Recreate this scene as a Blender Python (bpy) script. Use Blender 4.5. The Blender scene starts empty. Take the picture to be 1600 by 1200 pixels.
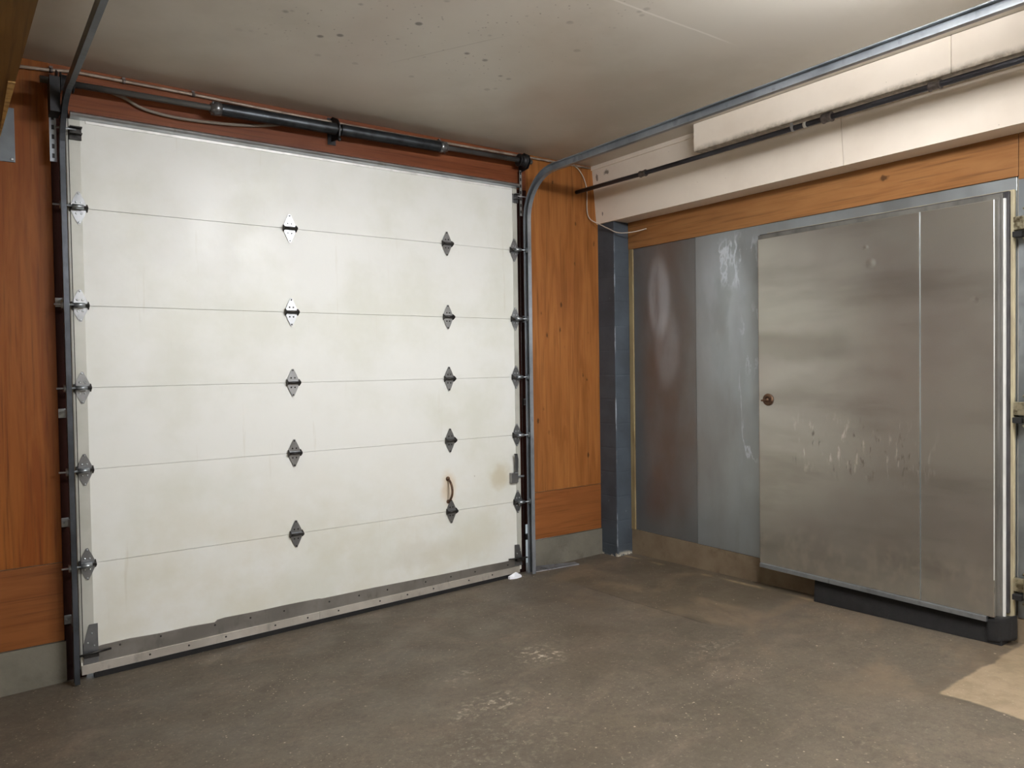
import bpy, bmesh, math, random
from mathutils import Vector, Matrix
random.seed(7)
S = bpy.context.scene
COL = S.collection
PI = math.pi

# ------------------------------------------------------------------ helpers
def lin(c):
    r = []
    for v in c[:3]:
        v /= 255.0
        r.append(v / 12.92 if v <= 0.04045 else ((v + 0.055) / 1.055) ** 2.4)
    return (r[0], r[1], r[2], 1.0)

class NT:
    def __init__(s, name):
        s.m = bpy.data.materials.new(name); s.m.use_nodes = True
        s.t = s.m.node_tree; s.t.nodes.clear()
        s.out = s.n('ShaderNodeOutputMaterial')
        s.b = s.n('ShaderNodeBsdfPrincipled')
        s.l(s.b.outputs[0], s.out.inputs[0])
        s.co = s.n('ShaderNodeNewGeometry').outputs['Position']
        s.sep = None
    def n(s, k, **kw):
        x = s.t.nodes.new(k)
        for a, v in kw.items(): setattr(x, a, v)
        return x
    def l(s, a, b): s.t.links.new(a, b)
    def val(s, v, sock):
        if hasattr(v, 'is_output'): s.l(v, sock)
        else: sock.default_value = v
    def math(s, op, a, b=0.0, c=None, clamp=False):
        x = s.n('ShaderNodeMath', operation=op); x.use_clamp = clamp
        s.val(a, x.inputs[0]); s.val(b, x.inputs[1])
        if c is not None: s.val(c, x.inputs[2])
        return x.outputs[0]
    def xyz(s):
        if not s.sep:
            s.sep = s.n('ShaderNodeSeparateXYZ'); s.l(s.co, s.sep.inputs[0])
        return s.sep.outputs[0], s.sep.outputs[1], s.sep.outputs[2]
    def noise(s, scale, stretch=(1, 1, 1), detail=4.0, rough=0.55, off=(0, 0, 0), dist=0.0):
        mp = s.n('ShaderNodeMapping'); s.l(s.co, mp.inputs[0])
        mp.inputs['Scale'].default_value = stretch; mp.inputs['Location'].default_value = off
        x = s.n('ShaderNodeTexNoise'); s.l(mp.outputs[0], x.inputs['Vector'])
        x.inputs['Scale'].default_value = scale; x.inputs['Detail'].default_value = detail
        x.inputs['Roughness'].default_value = rough; x.inputs['Distortion'].default_value = dist
        return x.outputs[0]
    def voronoi(s, scale, stretch=(1, 1, 1), off=(0, 0, 0), rand=1.0):
        mp = s.n('ShaderNodeMapping'); s.l(s.co, mp.inputs[0])
        mp.inputs['Scale'].default_value = stretch; mp.inputs['Location'].default_value = off
        x = s.n('ShaderNodeTexVoronoi'); s.l(mp.outputs[0], x.inputs['Vector'])
        x.inputs['Scale'].default_value = scale; x.inputs['Randomness'].default_value = rand
        return x.outputs['Distance']
    def ramp(s, v, lo, hi, a=0.0, b=1.0):
        x = s.n('ShaderNodeMapRange', interpolation_type='SMOOTHSTEP')
        s.val(v, x.inputs[0]); x.inputs[1].default_value = lo; x.inputs[2].default_value = hi
        x.inputs[3].default_value = a; x.inputs[4].default_value = b
        return x.outputs[0]
    def mix(s, f, a, b, mode='MIX'):
        x = s.n('ShaderNodeMix', data_type='RGBA', blend_type=mode)
        s.val(f, x.inputs[0]); s.val(a, x.inputs[6]); s.val(b, x.inputs[7])
        return x.outputs[2]
    def box(s, v, lo, hi, soft=0.01):          # 1 inside lo..hi
        return s.math('MULTIPLY', s.ramp(v, lo - soft, lo + soft), s.ramp(v, hi - soft, hi + soft, 1.0, 0.0))
    def bump(s, h, strength=0.2, dist=0.01):
        x = s.n('ShaderNodeBump'); s.l(h, x.inputs['Height'])
        x.inputs['Strength'].default_value = strength; x.inputs['Distance'].default_value = dist
        s.l(x.outputs[0], s.b.inputs['Normal'])
    def done(s, col, rough=0.5, metal=0.0, spec=None):
        s.val(col, s.b.inputs['Base Color']); s.val(rough, s.b.inputs['Roughness']); s.val(metal, s.b.inputs['Metallic'])
        if spec is not None: s.b.inputs['Specular IOR Level'].default_value = spec
        return s.m

def simple(name, col, rough=0.5, metal=0.0, var=None, vs=6.0, stretch=(1, 1, 1), bump=0.0, lo=0.4, hi=0.7, spec=None):
    t = NT(name); c = lin(col)
    if var:
        c = t.mix(t.ramp(t.noise(vs, stretch), lo, hi), lin(col), lin(var))
    if bump: t.bump(t.noise(vs * 6, stretch), bump, 0.004)
    return t.done(c, rough, metal, spec)

class MB:
    """collects shapes of ONE mesh object"""
    def __init__(s): s.bm = bmesh.new(); s.mi = 0
    def box(s, x0, x1, y0, y1, z0, z1, bev=0.0):
        g = bmesh.ops.create_cube(s.bm, size=1.0)
        for v in g['verts']:
            v.co = Vector(((x0 + x1) / 2 + v.co.x * (x1 - x0), (y0 + y1) / 2 + v.co.y * (y1 - y0), (z0 + z1) / 2 + v.co.z * (z1 - z0)))
        for f in {f for v in g['verts'] for f in v.link_faces}: f.material_index = s.mi
        if bev:
            es = list({e for v in g['verts'] for e in v.link_edges})
            bmesh.ops.bevel(s.bm, geom=es, offset=bev, segments=2, profile=0.6, affect='EDGES')
        return s
    def hexa(s, p):      # 8 points: bottom 4 (ccw), top 4
        v = [s.bm.verts.new(q) for q in p]
        for f in ((3, 2, 1, 0), (4, 5, 6, 7), (0, 1, 5, 4), (1, 2, 6, 5), (2, 3, 7, 6), (3, 0, 4, 7)):
            s.bm.faces.new([v[i] for i in f])
        return s
    def prism(s, pts, vec):   # polygon pts (3D) extruded along vec
        a = [s.bm.verts.new(p) for p in pts]; b = [s.bm.verts.new(Vector(p) + Vector(vec)) for p in pts]
        n = len(pts)
        s.bm.faces.new(a[::-1]); s.bm.faces.new(b)
        for i in range(n): s.bm.faces.new((a[i], a[(i + 1) % n], b[(i + 1) % n], b[i]))
        return s
    def tube(s, path, r, seg=12, caps=True):
        path = [Vector(p) for p in path]; rings = []
        up = None
        for i, p in enumerate(path):
            d = ((path[min(i + 1, len(path) - 1)] - path[max(i - 1, 0)])).normalized()
            if up is None:
                up = Vector((0, 0, 1)) if abs(d.z) < 0.9 else Vector((1, 0, 0))
            side = d.cross(up).normalized(); up = side.cross(d).normalized()
            rr = r[i] if isinstance(r, (list, tuple)) else r
            rings.append([s.bm.verts.new(p + (side * math.cos(2 * PI * k / seg) + up * math.sin(2 * PI * k / seg)) * rr) for k in range(seg)])
        for a, b in zip(rings, rings[1:]):
            for k in range(seg):
                f = s.bm.faces.new((a[k], a[(k + 1) % seg], b[(k + 1) % seg], b[k])); f.smooth = True
        if caps:
            s.bm.faces.new(rings[0][::-1]); s.bm.faces.new(rings[-1])
        return s
    def sweep(s, path, frame, prof):   # prof list of (a,b) ; frame(i)->(A,B) vectors
        rings = []
        for i, p in enumerate(path):
            A, B = frame(i)
            rings.append([s.bm.verts.new(Vector(p) + A * a + B * b) for a, b in prof])
        n = len(prof)
        for a, b in zip(rings, rings[1:]):
            for k in range(n): s.bm.faces.new((a[k], a[(k + 1) % n], b[(k + 1) % n], b[k]))
        s.bm.faces.new(rings[0][::-1]); s.bm.faces.new(rings[-1])
        return s
    def dome(s, c, r, h, axis=(0, -1, 0), seg=16, prof=None):   # lathe about axis through c
        ax = Vector(axis).normalized(); u = ax.orthogonal().normalized(); w = ax.cross(u)
        prof = prof or [(1, 0), (0.95, .4), (.75, .75), (.4, .95)]
        rings = [[s.bm.verts.new(Vector(c) + (u * math.cos(2 * PI * k / seg) + w * math.sin(2 * PI * k / seg)) * r * a + ax * h * b) for k in range(seg)] for a, b in prof]
        for a, b in zip(rings, rings[1:]):
            for k in range(seg):
                f = s.bm.faces.new((a[k], a[(k + 1) % seg], b[(k + 1) % seg], b[k])); f.smooth = True
        s.bm.faces.new(rings[0][::-1]); s.bm.faces.new(rings[-1])
        return s
    def build(s, name, mat, parent=None, label=None, mat2=None):
        bmesh.ops.recalc_face_normals(s.bm, faces=s.bm.faces[:])
        org = Vector((0, 0, 0)); q = parent
        while q is not None: org += Vector(q.location); q = q.parent
        if org.length > 0: bmesh.ops.translate(s.bm, verts=s.bm.verts[:], vec=-org)
        me = bpy.data.meshes.new(name); s.bm.to_mesh(me); s.bm.free()
        me.materials.append(mat)
        if mat2: me.materials.append(mat2)
        o = bpy.data.objects.new(name, me); COL.objects.link(o)
        if parent is not None: o.parent = parent
        if label: o['label'] = label
        return o

def thing(name, label, cat, loc=(0, 0, 0), group=None):
    o = bpy.data.objects.new(name, None); COL.objects.link(o); o.location = loc
    o.empty_display_size = 0.1
    o['label'] = label; o['category'] = cat
    if group: o['group'] = group
    return o
def tag(o, label, cat, group=None):
    o['label'] = label; o['category'] = cat
    if group: o['group'] = group
    return o
def struct(o, label=None):
    o['kind'] = 'structure'
    return o
def dup(o, parent, loc=None):
    c = o.copy(); COL.objects.link(c); c.parent = parent
    if loc is not None: c.location = loc
    for ch in list(o.children): dup(ch, c)
    return c
def fz(x, y): return 0.0196 * x - 0.0281 * y     # the floor falls towards the garage door

CEIL = 3.345; PW = 0.054
XR = 4.03; XL = -1.5; YF = -8.0

# ------------------------------------------------------------------ materials
def plywood(name, c1, c2, c3, axis='z', knots=True, off=(0, 0, 0), scale=1.0, many=False):
    t = NT(name)
    st = {'z': (1, 1, .09), 'x': (.09, 1, 1), 'y': (1, .09, 1)}[axis]
    st2 = {'z': (1, 1, .25), 'x': (.25, 1, 1), 'y': (1, .25, 1)}[axis]
    g = t.noise(13 * scale, st, 6, .6, off, 1.2)
    c = t.mix(t.ramp(g, .3, .7), lin(c1), lin(c2))
    g2 = t.noise(1.5, st2, 4, .6, (off[0] + 3, off[1] + 1, off[2] + 5), .6)
    c = t.mix(t.ramp(g2, .45, .75, 0, .75), c, lin(c3))
    fine = t.noise(70, {'z': (1, 1, .03), 'x': (.03, 1, 1), 'y': (1, .03, 1)}[axis], 3)
    c = t.mix(t.ramp(fine, .48, .8, 0, .5), c, lin([v * .55 for v in c3]))
    if knots:
        v = t.voronoi(9.5 if many else 5.5, {'z': (1, 1, .5), 'x': (.6, 1, 1), 'y': (1, .6, 1)}[axis], off)
        w = t.noise(30, (1, 1, 1), 2)
        k = t.ramp(t.math('ADD', v, t.math('MULTIPLY', w, .16)), .13, .21, .75, 0)
        msk = t.ramp(t.noise(1.9, (1, 1, 1), 2, .5, (off[0] + 9, 2, 4)), .34 if many else .5, .46 if many else .62)
        c = t.mix(t.math('MULTIPLY', k, msk), c, lin([v_ * .42 for v_ in c3]))
    t.bump(g, .06, .004)
    return t.done(c, .48, 0, .2)

M = {}
M['ply_upper'] = plywood('plywood_reddish', (150, 97, 50), (130, 79, 36), (110, 62, 27), 'z', many=True)
M['ply_left'] = plywood('plywood_reddish_brown', (130, 76, 28), (112, 57, 14), (88, 41, 8), 'z', off=(2, 4, 1))
M['ply_lower'] = plywood('plywood_orange', (140, 88, 46), (128, 76, 38), (108, 62, 30), 'x', off=(5, 1, 2))
M['ply_low_left'] = plywood('plywood_brown', (122, 74, 36), (108, 62, 28), (92, 50, 22), 'x', off=(9, 1, 2))
M['ply_head'] = plywood('plywood_dark_red', (126, 72, 42), (112, 60, 34), (92, 46, 26), 'x', knots=False, off=(1, 8, 3))
M['ply_beam'] = plywood('plywood_fir', (152, 108, 66), (138, 94, 54), (116, 74, 40), 'y', off=(4, 2, 7))
M['ply_soffit'] = plywood('plywood_dusty', (128, 96, 48), (112, 82, 38), (92, 66, 32), 'y', knots=False, off=(7, 2, 7))
M['lit_edge'] = simple('lit_plywood_edge', (196, 160, 96), .7, 0, (150, 112, 60), 20)  # plywood edge with the lamp's light put into its pale colour

def garage_paint():
    t = NT('white_painted_steel'); x, y, z = t.xyz()
    c = t.mix(t.ramp(t.noise(1.3, (1, 1, 1), 5, .6), .42, .68), lin((216, 217, 212)), lin((205, 206, 196)))
    low = t.math('MULTIPLY', t.ramp(z, .2, 1.5, 1, 0), t.ramp(t.noise(2.2, (1, 1, 1.2), 6, .65, (3, 1, 8)), .38, .66, .05, .42))
    c = t.mix(low, c, lin((196, 190, 168)))
    streak = t.ramp(t.noise(9, (1.6, 1, .12), 5, .6, (1, 5, 2)), .62, .76, 0, .4)
    c = t.mix(streak, c, lin((186, 180, 162)))
    sp = t.ramp(t.voronoi(7.5), .02, .045, .55, 0)
    spm = t.ramp(t.noise(2.2, (1, 1, 1), 2, .5, (7, 7, 1)), .56, .64)
    c = t.mix(t.math('MULTIPLY', sp, spm), c, lin((120, 110, 95)))
    # rust halo round the pull handle and a grubby patch beside the slide lock
    def spot(cx, cz, rx, rz, amt, col, c):
        dx = t.math('DIVIDE', t.math('SUBTRACT', x, cx), rx); dz = t.math('DIVIDE', t.math('SUBTRACT', z, cz), rz)
        d = t.math('SQRT', t.math('ADD', t.math('MULTIPLY', dx, dx), t.math('MULTIPLY', dz, dz)))
        d = t.math('ADD', d, t.math('MULTIPLY', t.math('SUBTRACT', t.noise(9), .5), 1.0))
        return t.mix(t.ramp(d, .25, 1.05, amt, 0), c, lin(col))
    c = spot(2.305, .80, .085, .17, .6, (196, 172, 138), c)
    c = spot(2.77, .84, .13, .12, .55, (172, 158, 122), c)
    c = spot(2.10, .36, .4, .13, .25, (176, 168, 146), c)
    c = spot(1.0, .7, .5, .25, .2, (190, 182, 156), c)
    h = t.math('ADD', t.noise(2.0, (1, 1, 1), 3), t.math('MULTIPLY', t.noise(16, (1, 1, 1), 3), .12))
    t.bump(h, .16, .03)
    return t.done(c, t.ramp(t.noise(3.5, (1, 1, 1), 4, .6, (2, 2, 2)), .3, .7, .38, .5), 0, .55)
M['door_paint'] = garage_paint()
M['stile'] = simple('pale_galvanised_edge', (180, 180, 171), .42, .15, (166, 166, 156), 4)

def galv(name, a, b, c3, rough=.38, metal=.85, bumpd=.02):
    t = NT(name)
    c = t.mix(t.ramp(t.noise(3.0, (1, 1, 1), 5, .6), .35, .65), lin(a), lin(b))
    c = t.mix(t.ramp(t.noise(16, (1, 1, .4), 4, .6, (3, 3, 3)), .55, .75, 0, .6), c, lin(c3))
    t.bump(t.noise(2.2, (1, 1, 1), 2), .1, bumpd)
    return t.done(c, rough, metal)
M['galv'] = galv('galvanised_steel', (172, 178, 182), (142, 148, 152), (112, 114, 114))
M['galv_bright'] = galv('bright_galvanised_steel', (205, 210, 214), (180, 184, 188), (150, 152, 152), .3, .9)
M['hinge'] = galv('zinc_hinge_steel', (150, 152, 154), (118, 120, 122), (92, 92, 92), .3, .85)
M['knuckle'] = simple('dark_greasy_steel', (58, 56, 54), .45, .7, (30, 28, 27), 30)
M['kick'] = galv('worn_kick_plate_steel', (150, 146, 140), (128, 124, 118), (100, 97, 92), .38, .75)
M['rail_alu'] = galv('aluminium_rail', (214, 208, 198), (190, 184, 174), (150, 144, 136), .36, .7)
M['rubber'] = simple('black_rubber', (11, 10, 10), .85, 0, (20, 18, 18), 20, bump=.3)
M['rust'] = simple('rusty_steel', (104, 78, 58), .5, .5, (58, 40, 30), 40, bump=.3)
M['track'] = galv('blue_grey_track_steel', (162, 168, 174), (134, 140, 146), (104, 109, 114), .38, .6)
M['track_unlit'] = galv('unlit_track_steel', (78, 82, 88), (50, 54, 58), (30, 32, 34), .36, .6)  # left track steel, its unlit side put into the colour
M['shaft'] = simple('dull_steel_tube', (126, 128, 128), .38, .75, (86, 84, 82), 9, (.3, 1, 1))
M['spring'] = simple('oiled_black_spring', (62, 66, 70), .38, .7, (40, 42, 44), 12)
M['black_steel'] = simple('black_steel', (40, 40, 42), .5, .4, (24, 24, 26), 14)
M['jamb'] = simple('dark_red_shaded_wood', (44, 22, 17), .8, 0, (24, 12, 10), 9, (1, 1, .1), spec=.1)  # dark red wood, taken near black to carry the track's shadow
M['conduit'] = simple('dull_conduit', (168, 152, 136), .5, .3, (132, 116, 102), 12)
M['cable'] = simple('grey_cable', (128, 118, 106), .6)
M['wire'] = simple('pale_wire', (176, 164, 150), .5)
M['pipe'] = simple('dark_iron_pipe', (74, 76, 84), .45, .55, (52, 50, 54), 9, (1, .4, 1))
M['coupling'] = simple('worn_coupling', (116, 108, 104), .5, .4, (76, 70, 68), 20)

def cream(name, low_dark=False):
    t = NT(name); x, y, z = t.xyz()
    c = t.mix(t.ramp(t.noise(1.6, (1, 1, 1), 5, .6), .4, .7), lin((229, 218, 203)), lin((220, 208, 192)))
    c = t.mix(t.ramp(t.voronoi(9), .015, .03, .6, 0), c, lin((150, 136, 120)))
    for (cy, cz, ry, rz) in ((.0, 3.245, .022, .05), (-.115, 3.268, .04, .028), (-.03, 2.94, .01, .025)):
        dy = t.math('DIVIDE', t.math('SUBTRACT', y, cy), ry); dz = t.math('DIVIDE', t.math('SUBTRACT', z, cz), rz)
        d = t.math('ADD', t.math('SQRT', t.math('ADD', t.math('MULTIPLY', dy, dy), t.math('MULTIPLY', dz, dz))), t.math('MULTIPLY', t.math('SUBTRACT', t.noise(40), .5), 1.6))
        c = t.mix(t.ramp(d, .35, .75, .75, 0), c, lin((84, 72, 62)))
    if low_dark:  # blotchy darkening towards the bottom edge
        zz = t.math('ADD', z, t.math('MULTIPLY', t.math('SUBTRACT', t.noise(6, (1, 1, 1), 5, .65), .5), .05))
        g = t.math('MULTIPLY', t.ramp(zz, 3.15, 3.195, 1, 0), t.ramp(t.noise(26, (1, 1, 1), 4, .65), .3, .65, .35, .8))
        c = t.mix(g, c, lin((122, 112, 98)))
    t.bump(t.noise(60, (1, 1, 1), 3), .06, .004)
    return t.done(c, .6, 0, .3)
M['cream'] = cream('cream_paint'); M['cream_low_dark'] = cream('cream_paint_low_dark', True)

def ceiling_mat():
    t = NT('ceiling_paint'); x, y, z = t.xyz()
    c = t.mix(t.ramp(t.noise(1.1, (1, 1, 1), 5, .6), .38, .7), lin((202, 196, 184)), lin((188, 181, 167)))
    c = t.mix(t.ramp(t.noise(.7, (1, .6, 1), 3, .5, (4, 1, 1)), .5, .72, 0, .5), c, lin((186, 170, 157)))
    v = t.voronoi(8.0, (1, 1, 0.0), (1, 3, 0))
    big = t.ramp(t.noise(2.4, (1, 1, 1), 2, .5, (2.2, .6, 1)), .32, .46)
    zone = t.math('MULTIPLY', t.box(x, .7, 2.1, .25), t.box(y, -2.3, -.9, .2))
    k = t.math('MULTIPLY', t.ramp(v, .10, .19, .85, 0), t.math('MULTIPLY', big, zone))
    c = t.mix(k, c, lin((101, 93, 84)))
    v2 = t.voronoi(23.0, (1, 1, 0.0), (5, 3, 0))
    c = t.mix(t.math('MULTIPLY', t.ramp(v2, .08, .14, .55, 0), t.math('MULTIPLY', big, zone)), c, lin((109, 99, 88)))
    # filled board joint, a lighter line
    wob = t.math('MULTIPLY', t.math('SUBTRACT', t.noise(3), .5), .02)
    yy = t.math('ADD', y, wob)
    ln = t.math('MULTIPLY', t.box(yy, -2.172, -2.160, .003), t.ramp(x, 1.4, 2.2, .1, .6))
    ln = t.math('MULTIPLY', ln, t.ramp(x, 2.6, 2.85, 1, 0))
    c = t.mix(ln, c, lin((231, 226, 218)))
    scr = t.math('ADD', t.math('MULTIPLY', x, .882), t.math('MULTIPLY', y, .47))
    ln2 = t.math('MULTIPLY', t.box(scr, .787, .793, .002), t.box(y, -1.55, -1.0, .1))
    c = t.mix(t.math('MULTIPLY', ln2, .35), c, lin((126, 114, 100)))
    t.bump(t.noise(45, (1, 1, 1), 3), .05, .004)
    return t.done(c, .42, 0, .45)
M['ceiling'] = ceiling_mat()

def floor_mat():
    t = NT('worn_concrete_floor'); x, y, z = t.xyz()
    c = t.mix(t.ramp(t.noise(1.0, (1, 1, 1), 6, .62), .35, .68), lin((96, 87, 74)), lin((84, 76, 64)))
    c = t.mix(t.ramp(t.noise(2.6, (1, 1.7, 1), 6, .65, (5, 2, 0), .8), .48, .72, 0, .75), c, lin((107, 94, 80)))
    c = t.mix(t.ramp(t.noise(4.5, (1, 1, 1), 5, .65, (1, 7, 0), .5), .55, .75, 0, .7), c, lin((72, 64, 54)))
    c = t.mix(t.ramp(t.noise(34, (1, 1, 1), 5, .7), .42, .72, 0, .5), c, lin((66, 60, 51)))
    c = t.mix(t.ramp(t.noise(48, (1, 1, 1), 4, .7, (3, 1, 0)), .54, .8, 0, .5), c, lin((146, 136, 120)))
    c = t.mix(t.ramp(t.noise(140, (1, 1, 1), 2), .45, .8, 0, .35), c, lin((63, 56, 47)))
    # newer slab at the right of a straight joint
    wob = t.math('MULTIPLY', t.math('SUBTRACT', t.noise(7), .5), .03)
    xw = t.math('ADD', x, wob)
    slab = t.math('MULTIPLY', t.ramp(xw, 3.07, 3.085), t.box(y, -1.72, -.35, .12))
    c = t.mix(t.math('MULTIPLY', slab, t.ramp(t.noise(2.2, (1, 1, 1), 3), .3, .6, .45, .8)), c, lin((79, 70, 55)))
    jt = t.math('MULTIPLY', t.box(xw, 3.066, 3.078, .004), t.box(y, -1.72, -.62, .08))
    c = t.mix(t.math('MULTIPLY', jt, .9), c, lin((56, 49, 39)))
    # dusty worn track in front of the cold room
    dus = t.math('MULTIPLY', t.ramp(x, 2.5, 3.3), t.ramp(t.noise(1.7, (1, 1, 1), 5, .65, (8, 3, 0), .9), .44, .66, 0, .6))
    c = t.mix(dus, c, lin((116, 99, 79)))
    # tan screed patch by the cold room doorway
    w2 = t.math('MULTIPLY', t.math('SUBTRACT', t.noise(5, (1, 1, 1), 5), .5), .09)
    px = t.ramp(t.math('ADD', x, w2), 3.075, 3.095); py = t.ramp(t.math('ADD', y, w2), -3.06, -3.04, 1, 0)
    patch = t.math('MULTIPLY', px, py)
    pc = t.mix(t.ramp(t.noise(9, (1, 1, 1), 6, .7), .35, .7), lin((146, 128, 104)), lin((126, 111, 88)))
    c = t.mix(patch, c, pc)
    rim = t.math('MULTIPLY', t.math('MULTIPLY', t.ramp(t.math('ADD', x, w2), 3.02, 3.06), t.ramp(t.math('ADD', y, w2), -3.0, -2.92, 1, 0)), t.math('SUBTRACT', 1.0, patch))
    c = t.mix(t.math('MULTIPLY', rim, t.ramp(t.noise(9), .35, .6, .1, .6)), c, lin((84, 73, 59)))
    # pale line along the right hand kerb
    k = t.box(t.math('ADD', x, wob), 3.90, 3.935, .014)
    c = t.mix(t.math('MULTIPLY', k, t.ramp(t.noise(3, (1, 1, 1), 4, .6, (1, 1, 5)), .4, .62, 0, .7)), c, lin((160, 139, 105)))
    # paint and plaster specks
    for sc, th, am, o in ((7.0, .055, .85, (0, 0, 0)), (17.0, .10, .75, (3, 4, 0)), (34, .15, .6, (1, 9, 0))):
        v = t.voronoi(sc, (1, 1, 0), o)
        ms = t.ramp(t.noise(1.4, (1, 1, 1), 3, .55, (o[0] + 6, o[1], 2)), .42, .62)
        c = t.mix(t.math('MULTIPLY', t.ramp(v, th * .5, th, am, 0), ms), c, lin((187, 174, 153)))
    def splash(cx, cy, rx, ry, amt, c, col=(206, 196, 174)):
        dx = t.math('DIVIDE', t.math('SUBTRACT', x, cx), rx); dy = t.math('DIVIDE', t.math('SUBTRACT', y, cy), ry)
        d = t.math('SQRT', t.math('ADD', t.math('MULTIPLY', dx, dx), t.math('MULTIPLY', dy, dy)))
        f = t.math('MULTIPLY', t.ramp(d, .3, 1.0, 1, 0), t.ramp(t.noise(26, (1, 1, 1), 4, .6, (cx, cy, 0)), .5, .74, 0, amt))
        return t.mix(f, c, lin(col))
    c = splash(2.03, -1.42, .17, .2, .8, c)
    c = splash(1.45, -1.75, .3, .15, .45, c)
    c = splash(1.55, -1.35, .25, .1, .25, c)
    c = splash(2.75, -2.0, .3, .12, .25, c)
    c = splash(1.3, -2.1, .5, .3, .15, c)
    h = t.math('ADD', t.noise(18, (1, 1, 1), 5), t.math('MULTIPLY', t.noise(120, (1, 1, 1), 3), .4))
    t.bump(h, .22, .006)
    return t.done(c, t.ramp(t.noise(3, (1, 1, 1), 4), .3, .7, .5, .72), 0, .4)
M['floor'] = floor_mat()

def concrete(name, a, b, d):
    t = NT(name)
    c = t.mix(t.ramp(t.noise(4, (1, 1, 1), 6, .65), .36, .68), lin(a), lin(b))
    c = t.mix(t.ramp(t.noise(9, (1, 1, 1), 5, .65, (4, 4, 1)), .56, .74, 0, .6), c, lin(d))
    t.bump(t.noise(40, (1, 1, 1), 4), .25, .005)
    return t.done(c, .8, 0, .25)
M['kerb_grey'] = concrete('grey_concrete_kerb', (108, 104, 93), (94, 91, 81), (76, 72, 62))
M['kerb_tan'] = concrete('tan_concrete_kerb', (122, 108, 88), (106, 92, 74), (82, 70, 56))
M['plain_wall'] = concrete('painted_block', (178, 170, 156), (166, 158, 144), (150, 142, 128))

def column_mat():
    t = NT('navy_block_paint'); x, y, z = t.xyz()
    c = t.mix(t.ramp(t.noise(5, (1, 1, 1), 5), .35, .7), lin((68, 76, 84)), lin((58, 64, 71)))
    sc = t.ramp(t.noise(34, (1, 1, .35), 3, .6, (2, 2, 2)), .7, .76, 0, .35)
    c = t.mix(sc, c, lin((150, 156, 168)))
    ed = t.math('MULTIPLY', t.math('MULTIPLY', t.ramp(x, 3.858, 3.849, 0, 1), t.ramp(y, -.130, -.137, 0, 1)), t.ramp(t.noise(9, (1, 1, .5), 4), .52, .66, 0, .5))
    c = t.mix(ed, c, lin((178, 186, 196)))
    base = t.math('MULTIPLY', t.ramp(z, .085, .13, 1, 0), t.ramp(t.noise(22), .42, .56, 0, .85))
    c = t.mix(base, c, lin((196, 188, 170)))
    zz = t.math('FRACT', t.math('DIVIDE', t.math('ADD', z, .03), .2033))
    j = t.math('SUBTRACT', 1.0, t.box(zz, .03, .97, .02))
    t.bump(t.math('SUBTRACT', t.math('MULTIPLY', t.noise(60), .15), t.math('MULTIPLY', j, .6)), .35, .006)
    return t.done(c, .5, 0, .4)
M['navy'] = column_mat()

def cladding(name, seed, base, stain, streaks):
    """old galvanised wall sheet with white rust runs"""
    t = NT(name); x, y, z = t.xyz()
    c = t.mix(t.ramp(t.noise(1.5, (1, 1, .5), 5, .6, (seed, 0, 0)), .35, .68), lin(base), lin(stain))
    c = t.mix(t.ramp(t.noise(7, (1, 1, .25), 5, .6, (seed, 4, 0)), .55, .75, 0, .35), c, lin((150, 150, 146)))
    keep = 1.0
    for (cy, cz, ry, rz, sc, lo, hi, am) in streaks:
        dy = t.math('DIVIDE', t.math('SUBTRACT', y, cy), ry); dz = t.math('DIVIDE', t.math('SUBTRACT', z, cz), rz)
        d = t.math('SQRT', t.math('ADD', t.math('MULTIPLY', dy, dy), t.math('MULTIPLY', dz, dz)))
        n_ = t.noise(sc, (1, 1, .45), 5, .62, (seed + cy, cz, 0), .6)
        ridge = t.math('ABSOLUTE', t.math('SUBTRACT', n_, .5))
        f = t.math('MULTIPLY', t.ramp(d, .55, 1.05, 1, 0), t.ramp(ridge, lo, hi, am, 0))
        c = t.mix(f, c, lin((196, 203, 210))); keep = t.math('MULTIPLY', keep, t.math('SUBTRACT', 1.0, f))
    rough = t.ramp(t.noise(4, (1, 1, .5), 4, .6, (seed, 8, 1)), .3, .7, .3, .5)
    t.bump(t.math('ADD', t.noise(1.6, (1, 1, .6), 2), t.math('MULTIPLY', t.noise(14, (1, 1, .5), 3), .05)), .22, .03)
    return t.done(c, rough, t.math('MULTIPLY', keep, .8))
M['sheet_a'] = cladding('stained_galvanised_sheet', 1.0, (140, 144, 146), (132, 124, 118), [(-.47, 2.22, .14, .38, 2.0, .05, .25, .42), (-.55, 1.8, .16, .35, 3.0, .02, .2, .2)])
M['sheet_b'] = cladding('white_rusted_galvanised_sheet', 6.0, (170, 178, 182), (158, 162, 162), [(-1.22, 2.42, .28, .22, 3.4, .004, .03, .8), (-1.33, 1.35, .12, .5, 2.6, .003, .018, .85), (-1.36, 1.85, .14, .3, 3.4, .004, .022, .5), (-1.1, 2.1, .3, .6, 2.0, .02, .12, .22)])
M['sheet_c'] = simple('pale_wall_sheet', (208, 208, 205), .45, .2, (186, 186, 182), 3)

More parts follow.
